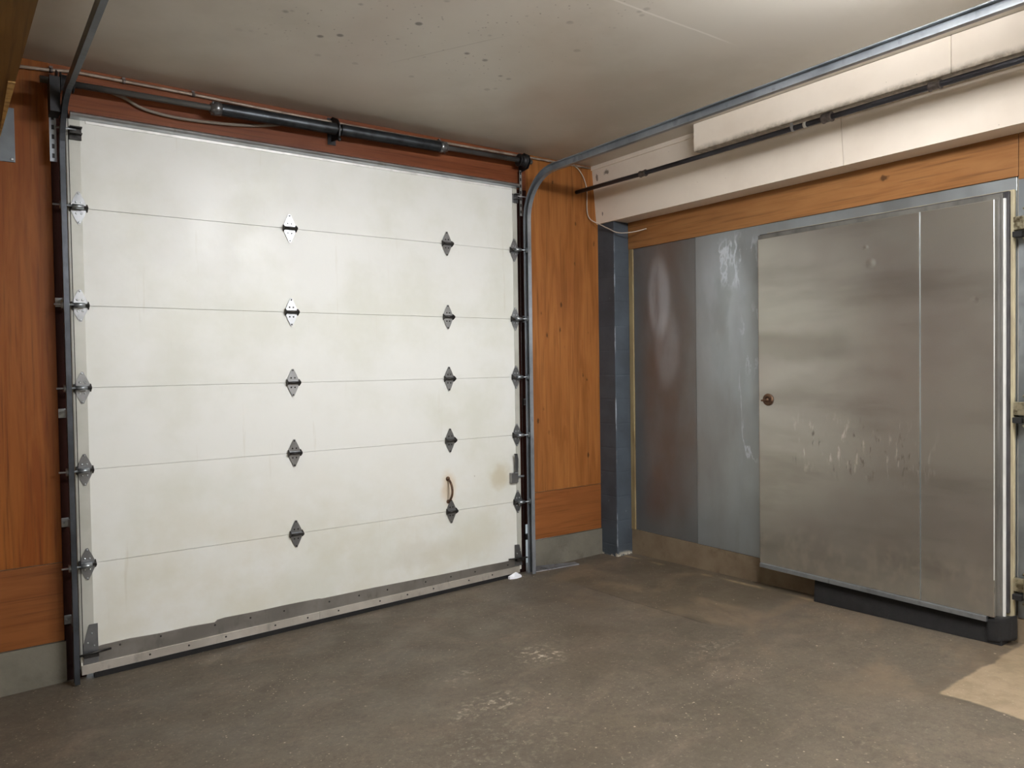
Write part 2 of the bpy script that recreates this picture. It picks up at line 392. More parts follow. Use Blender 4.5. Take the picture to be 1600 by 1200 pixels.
def fridge_metal():
    t = NT('worn_stainless_sheet'); x, y, z = t.xyz()
    c = t.mix(t.ramp(t.noise(1.1, (1, 1, 1.2), 5, .55), .35, .68), lin((186, 183, 174)), lin((172, 165, 158)))
    c = t.mix(t.ramp(t.noise(2.4, (1, .35, 1.8), 5, .55, (2, 5, 1)), .42, .72, 0, .55), c, lin((136, 130, 121)))
    # tarnish band left of centre, ragged edge
    wv = t.math('MULTIPLY', t.math('SUBTRACT', t.noise(5, (1, 1, 1), 4), .5), .12)
    band = t.math('MULTIPLY', t.box(t.math('ADD', z, wv), 1.70, 1.86, .05), t.box(t.math('ADD', y, wv), -2.15, -1.4, .08))
    c = t.mix(t.math('MULTIPLY', band, .4), c, lin((128, 123, 112)))
    zone = t.math('MULTIPLY', t.box(z, 1.0, 1.30, .10), t.box(y, -2.62, -1.8, .15))
    sc = t.ramp(t.noise(22, (1, 1.6, .42), 4, .65, (3, 1, 1)), .56, .68, 0, .8)
    c = t.mix(t.math('MULTIPLY', sc, zone), c, lin((232, 226, 218)))
    dk = t.ramp(t.noise(20, (1, 1.4, .5), 4, .65, (8, 1, 6)), .6, .72, 0, .7)
    c = t.mix(t.math('MULTIPLY', dk, zone), c, lin((84, 78, 70)))
    low = t.math('MULTIPLY', t.ramp(z, .50, .66, 1, 0), t.ramp(t.noise(12, (1, 1, .7), 5, .65), .45, .62, 0, .4))
    c = t.mix(low, c, lin((206, 200, 186)))
    h = t.math('ADD', t.noise(1.2, (1, 1, .8), 1, .4, (1, 2, 3)), t.math('MULTIPLY', t.noise(8, (1, 1, .6), 1), t.math('MULTIPLY', zone, .06)))
    for (cy, cz, r_) in ((-2.30, 2.265, .035), (-2.27, 2.36, .02), (-2.87, 2.0, .025)):
        dy = t.math('SUBTRACT', y, cy); dz = t.math('SUBTRACT', z, cz)
        d = t.math('SQRT', t.math('ADD', t.math('MULTIPLY', dy, dy), t.math('MULTIPLY', dz, dz)))
        h = t.math('ADD', h, t.ramp(d, 0.0, r_, -.25, 0))
    t.bump(h, .22, .03)
    return t.done(c, .26, .85)
M['fridge'] = fridge_metal()
M['gasket'] = simple('grey_gasket', (96, 94, 88), .6, .1, (74, 72, 68), 10, (1, 1, .2))
M['gasket_dark'] = simple('dark_gasket', (54, 52, 54), .7, 0, (38, 36, 38), 10)
M['strip_white'] = simple('white_metal_strip', (226, 226, 222), .4, .2, (200, 200, 194), 8, (1, 1, .3))
M['lip_tan'] = simple('yellowed_strip', (176, 166, 136), .6, 0, (140, 128, 104), 8, (1, 1, .3))
M['brass'] = simple('worn_brass_hinge', (196, 188, 160), .32, .8, (92, 82, 62), 26)
M['tan_wood'] = simple('tan_batten', (150, 134, 98), .6, 0, (112, 92, 60), 7, (1, 1, .2))
M['grey_plate'] = simple('blue_grey_plate', (104, 110, 114), .45, .3, (92, 96, 98), 5)
M['paper'] = simple('white_paper', (240, 242, 248), .7)
M['thresh'] = galv('threshold_steel', (196, 200, 212), (150, 152, 160), (84, 82, 82), .28, .9)
M['lamp_housing'] = simple('white_enamel', (232, 232, 228), .4)
M['outside'] = concrete('outside_concrete', (190, 190, 186), (178, 178, 174), (160, 160, 156))

def emit(name, col, strength):
    m = bpy.data.materials.new(name); m.use_nodes = True; t = m.node_tree; t.nodes.clear()
    e = t.nodes.new('ShaderNodeEmission'); e.inputs[0].default_value = col; e.inputs[1].default_value = strength
    o = t.nodes.new('ShaderNodeOutputMaterial'); t.links.new(e.outputs[0], o.inputs[0])
    return m

# ------------------------------------------------------------------ room shell
def sloped_slab(x0, x1, y0, y1, dz=0.0, th=.12):
    p = [(x0, y0), (x1, y0), (x1, y1), (x0, y1)]
    return MB().hexa([(a, b, fz(a, b) + dz - th) for a, b in p] + [(a, b, fz(a, b) + dz) for a, b in p])
struct(sloped_slab(XL - .2, XR + .6, YF - .2, .26).build('floor', M['floor']))
struct(MB().box(-5, 9, .26, 9, -.2, 0.01).build('ground_outside', M['outside']))
struct(MB().box(XL - .2, XR + .6, YF - .2, .26, CEIL, CEIL + .12).build('ceiling', M['ceiling']))
struct(MB().box(XL - .15, XL, YF, .26, -.15, CEIL).build('wall_left', M['plain_wall']))
struct(MB().box(XL - .15, XR + .6, YF - .15, YF, -.15, CEIL).build('wall_front', M['plain_wall']))

# wall with the garage door
wb = MB()
wb.box(XL, -.112, .066, .25, -.12, CEIL)
wb.box(3.085, XR + .4, .066, .25, .62, CEIL)
wb.box(3.42, XR + .4, .066, .25, -.12, .62)
wb.box(-.09, 3.085, .066, .25, 3.06, CEIL)
wall_back = struct(wb.build('wall_back', M['plain_wall']))
def ply(x0, x1, z0, z1, m, th=.012): return MB().box(x0, x1, PW, PW + th, z0, z1, .0015).build('plywood_sheet', M[m], wall_back)
ply(XL, -.108, .652, CEIL, 'ply_left')
ply(XL, -.108, .222, .648, 'ply_low_left')
ply(-.107, 3.086, 3.044, CEIL, 'ply_head')
ply(3.087, 3.845, .672, CEIL, 'ply_upper')
ply(3.087, 3.845, .292, .668, 'ply_lower')
j = MB(); j.box(2.955, 3.087, .05, .12, .43, 3.06); j.box(2.955, 3.034, .05, .12, .0, .43)
j.build('door_jamb', M['jamb'], wall_back)
j = MB(); j.box(-.112, -.012, .050, .12, .0, 3.06); j.build('door_jamb', M['jamb'], wall_back)
k = MB(); k.hexa([(XL, .044, fz(XL, 0) - .05), (-.106, .044, -.05), (-.106, .066, -.05), (XL, .066, -.05),
                  (XL, .044, .218), (-.106, .044, .218), (-.106, .066, .218), (XL, .066, .218)])
k.hexa([(3.087, .044, 0), (3.85, .044, 0), (3.85, .066, 0), (3.087, .066, 0), (3.087, .044, .288), (3.85, .044, .288), (3.85, .066, .288), (3.087, .066, .288)])
struct(k.build('baseboard_back', M['kerb_grey']))

# right wall
wall_right = struct(MB().box(XR, XR + .25, YF, .066, -.1, CEIL).build('wall_right', M['plain_wall']))
struct(MB().box(XR - .012, XR + .02, YF, .05, -.05, .293, .004).build('baseboard_right', M['kerb_tan']))
MB().box(XR - .010, XR + .001, -.846, -.188, .295, 2.66, .002).build('metal_sheet', M['sheet_a'], wall_right)
MB().box(XR - .012, XR + .001, -3.02, -.849, .295, 2.66, .002).build('metal_sheet', M['sheet_b'], wall_right)
MB().box(XR - .010, XR + .001, -5.2, -3.075, .30, 2.66, .002).build('metal_sheet', M['sheet_c'], wall_right)
MB().box(XR - .02, XR + .001, -3.073, -3.03, .30, 2.645, .003).build('frame_post', M['galv'], wall_right)
MB().box(XR - .02, XR + .001, -.186, -.141, .293, 2.70, .003).build('corner_batten', M['tan_wood'], wall_right)
MB().box(XR - .024, XR + .001, -3.03, -.141, 2.644, 2.90, .002).build('plywood_fascia', M['ply_beam'], wall_right)
MB().box(XR - .024, XR + .001, -5.2, -3.033, 2.625, 2.90, .002).build('plywood_fascia', M['ply_beam'], wall_right)
# soffit along the right wall: two boards with a joint
s1 = MB()
def sof(mb, y0, y1):
    mb.prism([(3.83, y1, 2.868), (XR, y1, 2.868), (XR, y1, CEIL), (3.785, y1, CEIL), (3.787, y1, 3.31)], (0, y0 - y1, 0))
sof(s1, -2.158, PW)
tr = struct(s1.build('trim_1', M['cream']))
s2 = MB(); sof(s2, -6.0, -2.161); s2.build('soffit_board', M['cream'], tr)
MB().box(3.775, 3.80, -1.17, PW, 3.312, CEIL).build('cover_strip', M['cream'], tr)
# boxed chase in front of the soffit
b = MB(); b.box(3.622, 3.83, -2.865, -1.178, 3.15, CEIL - .002, .004)
bx = struct(b.build('trim_2', M['cream_low_dark']))
MB().box(3.622, 3.83, -6.0, -2.867, 3.15, CEIL - .002, .004).build('chase_board', M['cream_low_dark'], bx)
# painted block column in the corner
c_ = MB(); c_.box(3.845, XR, -.14, .064, .0, 2.868, .006)
struct(c_.build('trim_3', M['navy']))
# plywood soffit on the left
so = MB(); so.hexa([(XL, -6, 2.905), (-.149, -6, 2.905), (-.337, .05, 2.905), (XL, .05, 2.905), (XL, -6, CEIL), (-.149, -6, CEIL), (-.337, .05, CEIL), (XL, .05, CEIL)])
so = struct(so.build('trim_4', M['ply_soffit']))
e_ = MB(); e_.prism([(-.308, -.90, 2.899), (-.338, .045, 2.899), (-.342, .045, 2.899), (-.334, -.90, 2.899)], (0, 0, .006))
e_.build('lit_edge_strip', M['lit_edge'], so)  # pale strip standing for the lit edge of the soffit board

# ------------------------------------------------------------------ garage door
GD = thing('garage_door', 'white sectional overhead garage door with diamond-shaped steel hinges', 'garage door', (1.46, 0, 0.02))
seams = [3.05, 2.573, 2.045, 1.598, 1.150, .633]
DX0, DX1 = -.045, 2.956
def zb(x): return .030 + .0175 * x     # bottom edge follows the floor
panels = []
for i in range(6):
    zt = seams[i] - .0008
    mb = MB()
    if i < 5:
        mb.box(DX0 + .003, DX1 - .003, .002, .046, seams[i + 1] + .0008, zt, .0013)
    else:
        mb.hexa([(DX0 + .003, .002, zb(DX0) + .02), (DX1 - .003, .002, zb(DX1) + .02), (DX1 - .003, .046, zb(DX1) + .02), (DX0 + .003, .046, zb(DX0) + .02),
                 (DX0 + .003, .002, zt), (DX1 - .003, .002, zt), (DX1 - .003, .046, zt), (DX0 + .003, .046, zt)])
    if i > 0: mb.box(DX0 + .004, DX1 - .004, .012, .034, seams[i] - .02, seams[i] + .02)
    p = mb.build('door_panel', M['door_paint'], GD); panels.append(p)
    zlo = seams[i + 1] + .002 if i < 5 else .10
    MB().box(DX0, .024, -.002, .047, zlo, zt - .001, .001).build('end_stile', M['stile'], p)
    MB().box(2.915, DX1, -.002, .047, zlo + (.04 if i == 5 else 0), zt - .001, .001).build('end_stile', M['stile'], p)
# hammered edge dent outline on the third panel (thin raised patch plate)
# kick plate with an uneven top edge, rail and rubber seal
top = [(-.03, .158), (.06, .172), (.2, .178), (.36, .172), (.52, .176), (.66, .171), (.675, .183), (.72, .188), (.9, .186), (1.1, .190), (1.31, .189), (1.33, .184), (1.7, .188), (2.2, .184), (2.6, .186), (2.886, .183)]
pts = [(x, -.004, z) for x, z in top] + [(2.886, -.004, zb(2.886) + .03), (-.03, -.004, zb(-.03) + .03)]
MB().prism(pts, (0, .006, 0)).build('kick_plate', M['kick'], GD)
def strip(x0, x1, y0, y1, a0, a1, name, m, par=GD, label=None):
    return MB().hexa([(x0, y0, zb(x0) + a0), (x1, y0, zb(x1) + a0), (x1, y1, zb(x1) + a0), (x0, y1, zb(x0) + a0),
                      (x0, y0, zb(x0) + a1), (x1, y0, zb(x1) + a1), (x1, y1, zb(x1) + a1), (x0, y1, zb(x0) + a1)]).build(name, M[m], par, label)
strip(-.04, 1.31, -.010, .046, .0, .050, 'bottom_rail', 'rail_alu')
strip(1.312, 2.93, -.010, .046, .0, .050, 'bottom_rail', 'rail_alu')
strip(.02, 2.87, -.012, .040, -.034, .002, 'bottom_seal', 'rubber')
rv = [(.03 + .12 * k_ + .03 * ((k_ * 7) % 3 - 1)) for k_ in range(24)]
rivet = None
for k_, x in enumerate(rv):
    if x < .02 or x > 2.86: continue
    loc = Vector((x, -.004, .155)) if k_ % 2 else Vector((x, -.0105, zb(x) + .030))
    if rivet is None:
        mb = MB(); mb.dome((0, 0, 0), .006, .003, (0, -1, 0), 8)
        rivet = mb.build('rivet', M['knuckle']); rivet.parent = GD; rivet.location = loc - GD.location
    else: dup(rivet, GD, loc - GD.location)
# strut along the top
sx = [(-.02, 3.045), (2.955, 3.045)]
mb = MB(); mb.prism([(-.025, -.045, 3.072), (-.025, -.02, 3.086), (-.025, .046, 3.086), (-.025, .046, 3.050), (-.025, -.018, 3.050), (-.025, -.04, 3.054), (-.025, -.047, 3.062)], (2.98, 0, 0))
mb.build('top_strut', M['galv_bright'], GD)
MB().box(.05, 2.90, -.004, .004, 3.034, 3.049, .001).build('top_cap', M['strip_white'], GD)

# hinges: built once, copied
def leaf(sgn):
    w = .038
    pr = [(-w, .006), (-w * .93, .022), (-w * .62, .050), (-w * .28, .076), (-.006, .087), (.006, .087), (w * .28, .076), (w * .62, .050), (w * .93, .022), (w, .006)]
    return [(x, -.003, sgn * z) for x, z in pr]
def hinge(edge=0):
    h = bpy.data.objects.new('hinge', None)
    m = MB()
    for s_ in (1, -1): m.prism(leaf(s_), (0, -.003, 0))
    m.prism([(-.036, -.003, .012), (-.036, -.024, .006), (-.036, -.024, -.006), (-.036, -.003, -.012)], (.072, 0, 0))
    h = m.build('hinge', M['hinge'])
    k = MB(); k.tube([(-.043, -.026, 0), (.043, -.026, 0)], .0085, 10)
    for x in (-.042, .037): k.prism([(x, -.004, .022), (x, -.03, .009), (x, -.034, 0), (x, -.03, -.009), (x, -.004, -.022)], (.005, 0, 0))
    kk = k.build('knuckle', M['knuckle'], h)
    r = MB()
    for x, z in ((0, .078), (-.012, .030), (.012, .030), (0, -.078), (-.012, -.030), (.012, -.030)):
        r.dome((x, -.006, z), .0055, .004, (0, -1, 0), 8)
    r.build('bolts', M['knuckle'] if edge == 0 else M['galv_bright'], h)
    if edge:
        s_ = MB(); s_.tube([(edge * .030, -.05, 0), (edge * .125, -.05, 0)], .0055, 8)
        s_.tube([(edge * -.02, -.046, 0), (edge * .034, -.046, 0)], .012, 10)
        s_.box(min(-.016, .02), .02, -.05, -.02, -.012, .012)
        s_.build('roller_stem', M['galv'], h)
        w_ = MB(); w_.tube([(edge * .072, -.05, 0), (edge * .092, -.05, 0)], .021, 16); w_.build('roller', M['galv'], h)
    return h
zs = [2.573, 2.045, 1.598, 1.150, .633]
hc, hl, hr = hinge(0), hinge(-1), hinge(1)
cx0 = [(0.0, hl), (1.168, hc), (2.322, hc), (2.923, hr)]
used = set()
for x, src in cx0:
    for i, z in enumerate(zs):
        loc = (x - 1.46 + (.006 if x < 1 and i == 0 else 0), -.001, z - .02)
        if src in used: dup(src, GD, loc)
        else:
            used.add(src); src.parent = GD; src.location = loc

# pull handle
hd = MB(); hp = []
for t_ in range(13):
    a = t_ / 12; hp.append((2.30, -.012 - .05 * math.sin(PI * a) ** .7, .868 - a * .158))
hd.tube(hp, .0085, 10); hd.dome((2.30, .0, .872), .017, .012, (0, -1, 0), 12); hd.dome((2.30, 0, .706), .015, .012, (0, -1, 0), 12)
hd.build('pull_handle', M['rust'], GD, 'rusty brown bow handle')
# slide lock
sl = MB(); sl.box(2.848, 2.915, -.03, -.002, .785, .862, .003)
sl.build('slide_lock', M['hinge'], GD)
lo = GD.children[-1]
q = MB(); arm = [(2.900, -.025, .80), (2.900, -.03, .90), (2.898, -.036, .96), (2.888, -.04, 1.0), (2.880, -.046, 1.012)]
for a0, a1 in zip(arm, arm[1:]):
    q.hexa([(a0[0] - .016, a0[1], a0[2]), (a0[0] + .016, a0[1], a0[2]), (a0[0] + .016, a0[1] + .004, a0[2]), (a0[0] - .016, a0[1] + .004, a0[2]),
            (a1[0] - .014, a1[1], a1[2]), (a1[0] + .014, a1[1], a1[2]), (a1[0] + .014, a1[1] + .004, a1[2]), (a1[0] - .014, a1[1] + .004, a1[2])])
q.build('lever', M['hinge'], lo)
q = MB(); q.box(2.90, 2.975, -.022, -.012, .822, .836, .002); q.build('bolt', M['galv'], lo)
# bottom brackets with the cable pin
def bottom_bracket(x0, x1, sgn):
    z0 = zb(x0)
    m = MB(); xo, xi = (x0, x1) if sgn < 0 else (x1, x0)     # xo outer, xi inner
    m.prism([(xi, -.004, z0 + .055), (xi, -.004, .300), (xi + sgn * .042, -.004, .300), (xo, -.004, .19), (xo, -.004, z0 + .055)], (0, -.004, 0))
    br = m.build('bottom_bracket', M['hinge'], GD)
    m = MB(); m.tube([(xo + sgn * .03, -.035, z0 + .115), (xi - sgn * .062, -.012, z0 + .118)], .006, 8)
    m.box(min(xo, xi), max(xo, xi), -.034, -.008, z0 + .095, z0 + .112)
    m.build('pin', M['knuckle'], br)
    m = MB()
    for dx, dz in ((.02, .13), (.05, .15), (.03, .2)): m.dome((xi + sgn * dx, -.008, z0 + dz + .02), .005, .004, (0, -1, 0), 8)
    m.build('bolts', M['galv_bright'], br)
bottom_bracket(-.030, .042, -1)
bottom_bracket(2.887, 2.955, 1)
# top roller brackets
def top_bracket(x0, x1, sgn):
    m = MB(); m.box(x0, x1, -.012, -.003, 2.936, 3.006, .002)
    m.box(x0, x1, -.05, -.003, 2.962, 2.968); m.box(x0, x1, -.05, -.003, 2.996, 3.001)
    br = m.build('top_bracket', M['knuckle'] if sgn < 0 else M['hinge'], GD)
    xc = x0 if sgn < 0 else x1
    MB().tube([(xc - sgn * .03, -.05, 2.98), (xc + sgn * .065, -.05, 2.98)], .0055, 8).build('roller_stem', M['galv'], br)
top_bracket(-.030, .029, -1)
top_bracket(2.912, 2.962, 1)

# ------------------------------------------------------------------ door tracks
R = .33
def track_path(zh, yv, yend):
    p = [(yv, .012), (yv, .5), (yv, 1.0), (yv, 1.6), (yv, 2.2), (yv, zh - R)]
    for k_ in range(1, 13):
        a = PI / 2 * k_ / 12; p.append((yv - R + R * math.cos(a), zh - R + R * math.sin(a)))
    for y in (-.8, -1.4, -2.2, -3.0, yend): p.append((y, zh))
    return p
def track(name, label, xw, sgn, zh, mat, tilt=0.0, fw=.031, shift=0.0):
    """C shaped channel: web at xw, open towards the door (direction -sgn)"""
    root = thing(name, label, 'door track', (xw, -.06, 0.0), 'garage door tracks')
    pa = track_path(zh, -.060, -3.75)
    path = [(xw + shift * max(0.0, min(1.0, (-y - .06) / R)), y, z + (fz(xw, 0) if z < .1 else 0) + (tilt * (-y - .06))) for y, z in pa]
    def frame(i):
        a = Vector(path[max(i - 1, 0)]); b_ = Vector(path[min(i + 1, len(path) - 1)]); d = (b_ - a).normalized()
        nrm = Vector((1, 0, 0)).cross(d)       # in plane, pointing outward of the bend
        return Vector((-sgn, 0, 0)), -nrm if nrm.y < 0 or nrm.z > 0 else nrm
    A = []
    t_ = .0022; hw = .027
    # profile in (towards door, across): web, two flanges, small lips
    prof = [(0, -hw), (fw + .003, -hw), (fw + .003, -hw + .006), (fw, -hw + .006), (fw, -hw + t_), (t_, -hw + t_), (t_, hw - t_), (fw - .003, hw - t_), (fw - .003, hw - .006), (fw, hw - .006), (fw, hw), (0, hw)]
    m = MB()
    def fr2(i):
        a = Vector(path[max(i - 1, 0)]); b_ = Vector(path[min(i + 1, len(path) - 1)]); d = (b_ - a).normalized()
        n_ = Vector((0, -d.z, d.y))           # for d=+z -> -y (room side); for d=-y -> -z (below)
        return Vector((-sgn, 0, 0)), n_
    m.sweep(path, fr2, prof).build('rail', mat, root)
    return root
TL = track('door_track', 'steel track in an unlit tone with curved top along the left edge of the garage door', -.082, -1, 3.15, M['track_unlit'], -.03, .025, .022)
TR = track('door_track', 'blue-grey steel track curving from the right edge of the garage door back under the ceiling', 3.026, 1, 3.135, M['track'], .004)
# wall clips
def clip(root, x0, x1, z, sgn):
    m = MB(); m.box(x0, x1, .040, .046, z - .025, z + .025, .002); m.box(x1 - .004 if sgn < 0 else x0, x1 if sgn < 0 else x0 + .004, -.034, .044, z - .02, z + .02)
    m.dome(((x0 + x1) / 2 - .008, .04, z), .007, .006, (0, -1, 0), 8)
    return m.build('wall_clip', M['galv'], root)
for z in (2.062, 1.462, .868, .335): clip(TL, -.112, -.078, z, -1)
for z in (2.05, 1.40, .335): clip(TR, 3.028, 3.05, z, 1)
# perforated flag brackets at the bends
def flag(root, x0, x1, y, z0, z1, m):
    q = MB(); q.box(x0, x1, y, y + .004, z0, z1)
    q.mi = 1
    n_ = int((z1 - z0) / .05)
    for k_ in range(n_):
        z = z0 + .03 + k_ * .05
        q.box((x0 + x1) / 2 - .006, (x0 + x1) / 2 + .006, y - .0008, y + .001, z - .012, z + .012)
    q.build('flag_bracket', M[m], root, None, M['black_steel'])
flag(TL, -.122, -.09, -.034, 2.80, 3.08, 'track')
flag(TR, 3.0, 3.024, .02, 2.85, 3.20, 'galv')
q = MB(); q.box(-.125, -.078, -.16, -.03, 3.03, 3.21); q.build('gusset', M['black_steel'], TL)
# ceiling hangers
for root, x, y in ((TL, -.085, -3.42), (TR, 3.032, -3.42)):
    q = MB(); q.box(x - .002, x + .002, y - .016, y + .016, 3.13, CEIL); q.box(x - .002, x + .03, y - .016, y + .016, CEIL - .004, CEIL)
    q.dome((x - .002, y, 3.16), .008, .008, (-1, 0, 0), 8)
    q.build('hanger', M['galv'], root)

# ------------------------------------------------------------------ torsion spring shaft above the door
def shz(x): return 3.216 + .012 * x
SH = thing('torsion_spring_shaft', 'black torsion spring and steel shaft assembly above the garage door', 'door spring shaft', (1.485, -.06, 3.23))
MB().tube([(-.16, -.06, shz(-.16)), (3.06, -.06, shz(3.06))], .018, 14).build('shaft', M['shaft'], SH)
def spring(x0, x1):
    m = MB(); n_ = int((x1 - x0) / .009); path = []; rr = []
    for k_ in range(n_ * 2 + 1):
        x = x0 + (x1 - x0) * k_ / (n_ * 2); path.append((x, -.06, shz(x))); rr.append(.038 if k_ % 2 else .0345)
    m.tube(path, rr, 14)
    return m.build('spring', M['spring'], SH)
spring(.745, 1.468); spring(1.50, 2.245)
for x0, x1 in ((.69, .75), (2.24, 2.305)):
    m = MB(); m.tube([(x0, -.06, shz(x0)), (x0 + .015, -.06, shz(x0)), (x0 + .02, -.06, shz(x0)), (x1, -.06, shz(x1))], [.030, .030, .041, .038] if x0 < 1 else [.038, .041, .041, .028], 14)
    for a in range(4):
        an = a * PI / 2 + .5; xx = x0 + .012 if x0 < 1 else x1 - .012
        m.tube([(xx, -.06, shz(xx)), (xx, -.06 + .04 * math.cos(an), shz(xx) + .04 * math.sin(an))], .006, 8)
    m.build('winding_cone', M['hinge'], SH)
m = MB(); m.prism([(1.478, .053, 3.328), (1.478, .053, 3.18), (1.478, -.05, 3.17), (1.478, -.085, 3.185), (1.478, -.095, 3.25), (1.478, -.06, 3.30), (1.478, .02, 3.335)], (.008, 0, 0))
m.box(1.455, 1.51, .047, .053, 3.16, 3.335)
m.dome((1.482, -.075, 3.172), .014, .02, (0, -.4, -1), 8)
m.build('centre_bracket', M['black_steel'], SH)
def drum(x, sgn):
    m = MB(); z = shz(x)
    m.tube([(x - .035, -.06, z), (x - .03, -.06, z), (x - .028, -.06, z), (x + .02, -.06, z), (x + .022, -.06, z), (x + .03, -.06, z)], [.042, .050, .040, .040, .052, .052] if sgn > 0 else [.052, .052, .040, .040, .050, .042], 20)
    m.build('cable_drum', M['black_steel'], SH)
    m = MB(); xp = x + sgn * .05
    m.prism([(xp, .053, z + .065), (xp, .053, z - .07), (xp, -.07, z - .055), (xp, -.1, z - .01), (xp, -.09, z + .04), (xp, -.02, z + .075)], (.005, 0, 0))
    m.build('bearing_plate', M['black_steel'], SH)
    m = MB(); m.tube([(x - sgn * .0, -.022, z - .02), (x - sgn * .002, -.02, 1.6), (x - sgn * .002, -.02, .13)], .0022, 6)
    m.build('lift_cable', M['knuckle'], SH)
drum(2.968, 1); drum(-.035, -1)

# ------------------------------------------------------------------ conduit, cables, pipe
cd = MB(); cd.tube([(-.34, .036, 3.283), (-.12, .036, 3.300), (.0, .036, 3.316), (.6, .036, 3.315), (1.2, .036, 3.306), (1.9, .036, 3.306), (2.6, .036, 3.312), (3.3, .036, 3.322), (3.75, .036, 3.325)], .009, 10)
CD = thing('conduit', 'thin pale conduit running along the wall just under the ceiling above the garage door', 'conduit', (1.7, .036, 3.31))
cd.build('tube', M['conduit'], CD)
for x, z in ((.25, 3.3155), (.62, 3.315), (1.5, 3.306), (2.3, 3.309), (-.10, 3.302)):
    q = MB(); q.tube([(x - .008, .036, z), (x + .008, .036, z)], .0125, 10); q.box(x - .008, x + .008, .034, .053, z + .008, z + .022); q.build('clamp', M['coupling'], CD)
def cat(pts, n=8):
    P = [Vector(p) for p in pts]; P = [P[0] * 2 - P[1]] + P + [P[-1] * 2 - P[-2]]; out = []
    for i in range(1, len(P) - 2):
        for k_ in range(n):
            t_ = k_ / n; a, b_, c, d = P[i - 1], P[i], P[i + 1], P[i + 2]
            out.append(.5 * ((2 * b_) + (c - a) * t_ + (2 * a - 5 * b_ + 4 * c - d) * t_ ** 2 + (3 * b_ - a - 3 * c + d) * t_ ** 3))
    out.append(P[-2]); return out
tag(MB().tube(cat([(.16, .036, 3.245), (.25, .034, 3.222), (.366, .034, 3.176), (.60, .034, 3.162), (.98, .034, 3.195), (1.31, .034, 3.276), (1.47, .034, 3.297), (1.66, .036, 3.297), (2.0, .038, 3.284), (2.32, .038, 3.27), (2.9, .04, 3.28)]), .0095, 8).build('cable', M['cable']),
    'grey cable sagging in a bow behind the spring above the garage door', 'cable')
tag(MB().tube(cat([(3.50, .044, 3.315), (3.578, .042, 3.322), (3.64, .042, 3.29), (3.69, .04, 3.22), (3.715, .04, 3.125), (3.715, .04, 2.97), (3.74, .03, 2.90), (3.79, -.03, 2.852), (3.818, -.12, 2.80), (3.835, -.17, 2.772), (3.86, -.23, 2.757), (3.92, -.30, 2.762), (4.0, -.36, 2.785)]), .0046, 6).build('wire', M['wire']),
    'thin pale wire looping down past the top of the navy block column', 'wire')
PX = 3.652
PI_ = thing('pipe', 'dark iron pipe running along the right wall under the cream boxed chase', 'pipe', (PX, -1.7, 3.12))
MB().tube([(3.61, .052, 3.112), (PX - .01, -.675, 3.114), (PX, -1.2, 3.117), (PX, -1.94, 3.120), (PX, -2.78, 3.122), (PX, -5.0, 3.122)], .0165, 14).build('pipe_run', M['pipe'], PI_)
for y, r in ((-.675, .022), (-2.165, .026), (-2.775, .022)):
    q = MB(); z = 3.1215 if y < -2 else 3.114; x = PX if y < -2 else PX - .01
    q.tube([(x, y - .03, z), (x, y - .022, z), (x, y - .02, z), (x, y + .02, z), (x, y + .022, z), (x, y + .03, z)], [r + .003, r + .003, r, r, r + .003, r + .003], 14); q.build('coupling', M['coupling'], PI_)
q = MB(); q.tube([(PX, -1.945, 3.12), (PX, -1.93, 3.12)], .020, 14); q.box(PX - .022, PX - .018, -1.947, -1.928, 3.12, 3.178); q.box(PX - .022, 3.626, -1.947, -1.928, 3.172, 3.178)
q.build('pipe_strap', M['galv_bright'], PI_)
q = MB(); q.tube([(PX, -2.03, 3.1205), (PX, -2.01, 3.1205)], .0185, 14); q.build('tape_band', M['strip_white'], PI_)

# ------------------------------------------------------------------ cold room door, swung flat against the right wall
FD = thing('cold_room_door', 'large stainless-clad cold room door swung open flat against the right wall', 'door', (3.95, -2.25, .2))
Y0, Y1, YS = -2.966, -1.508, -2.585
zlo, zhi = .308, 2.520
MB().box(3.88, 3.925, YS + .001, Y1, zlo, zhi, .004).build('metal_sheet', M['fridge'], FD)
MB().box(3.88, 3.925, Y0, YS - .001, zlo, zhi, .004).build('metal_sheet', M['fridge'], FD)
MB().box(3.879, 3.884, YS - .0025, YS + .0025, zlo + .002, zhi - .002, .001).build('seam_strip', M['galv'], FD)
MB().box(3.8795, 3.884, Y0 - .0005, Y0 + .0025, zlo + .2, zhi - .002, .001).build('edge_trim', M['strip_white'], FD)
MB().box(3.925, 3.955, Y0 - .022, Y1 + .030, zlo + .0, zhi + .034, .004).build('door_core', M['gasket'], FD)
MB().box(3.918, 3.93, Y0 - .012, Y0 + .01, zlo - .05, zhi + .01, .005).build('gasket', M['gasket'], FD)
MB().box(3.93, 3.945, Y0 - .033, Y0 + .0, zlo - .06, zhi + .006, .002).build('white_strip', M['strip_white'], FD, 'white metal strip down the hinge edge')
MB().box(3.945, 3.970, Y0 - .045, Y1 + .035, zlo + .02, zhi + .044, .006).build('gasket', M['gasket_dark'], FD)
MB().box(3.965, 3.985, Y0 - .062, Y1 - .01, zlo - .06, zhi + .05, .004).build('edge_lip', M['lip_tan'], FD, 'yellowed edge lip')
MB().box(3.985, 4.012, Y0 - .055, Y1 - .012, zlo - .02, zhi + .052, .002).build('outer_skin', M['galv'], FD)
m = MB(); m.prism([(3.884, Y1 - .004, zlo + .001), (3.872, Y1 - .004, zlo - .004), (3.872, Y1 - .004, zlo - .028), (3.93, Y1 - .004, zlo - .034), (3.93, Y1 - .004, zlo + .001)], (0, Y0 + .04 - Y1, 0))
m.build('bottom_lip', M['galv'], FD)
m = MB()
prof = [(3.905, zlo - .03), (3.895, zlo - .06)]
n_ = 10
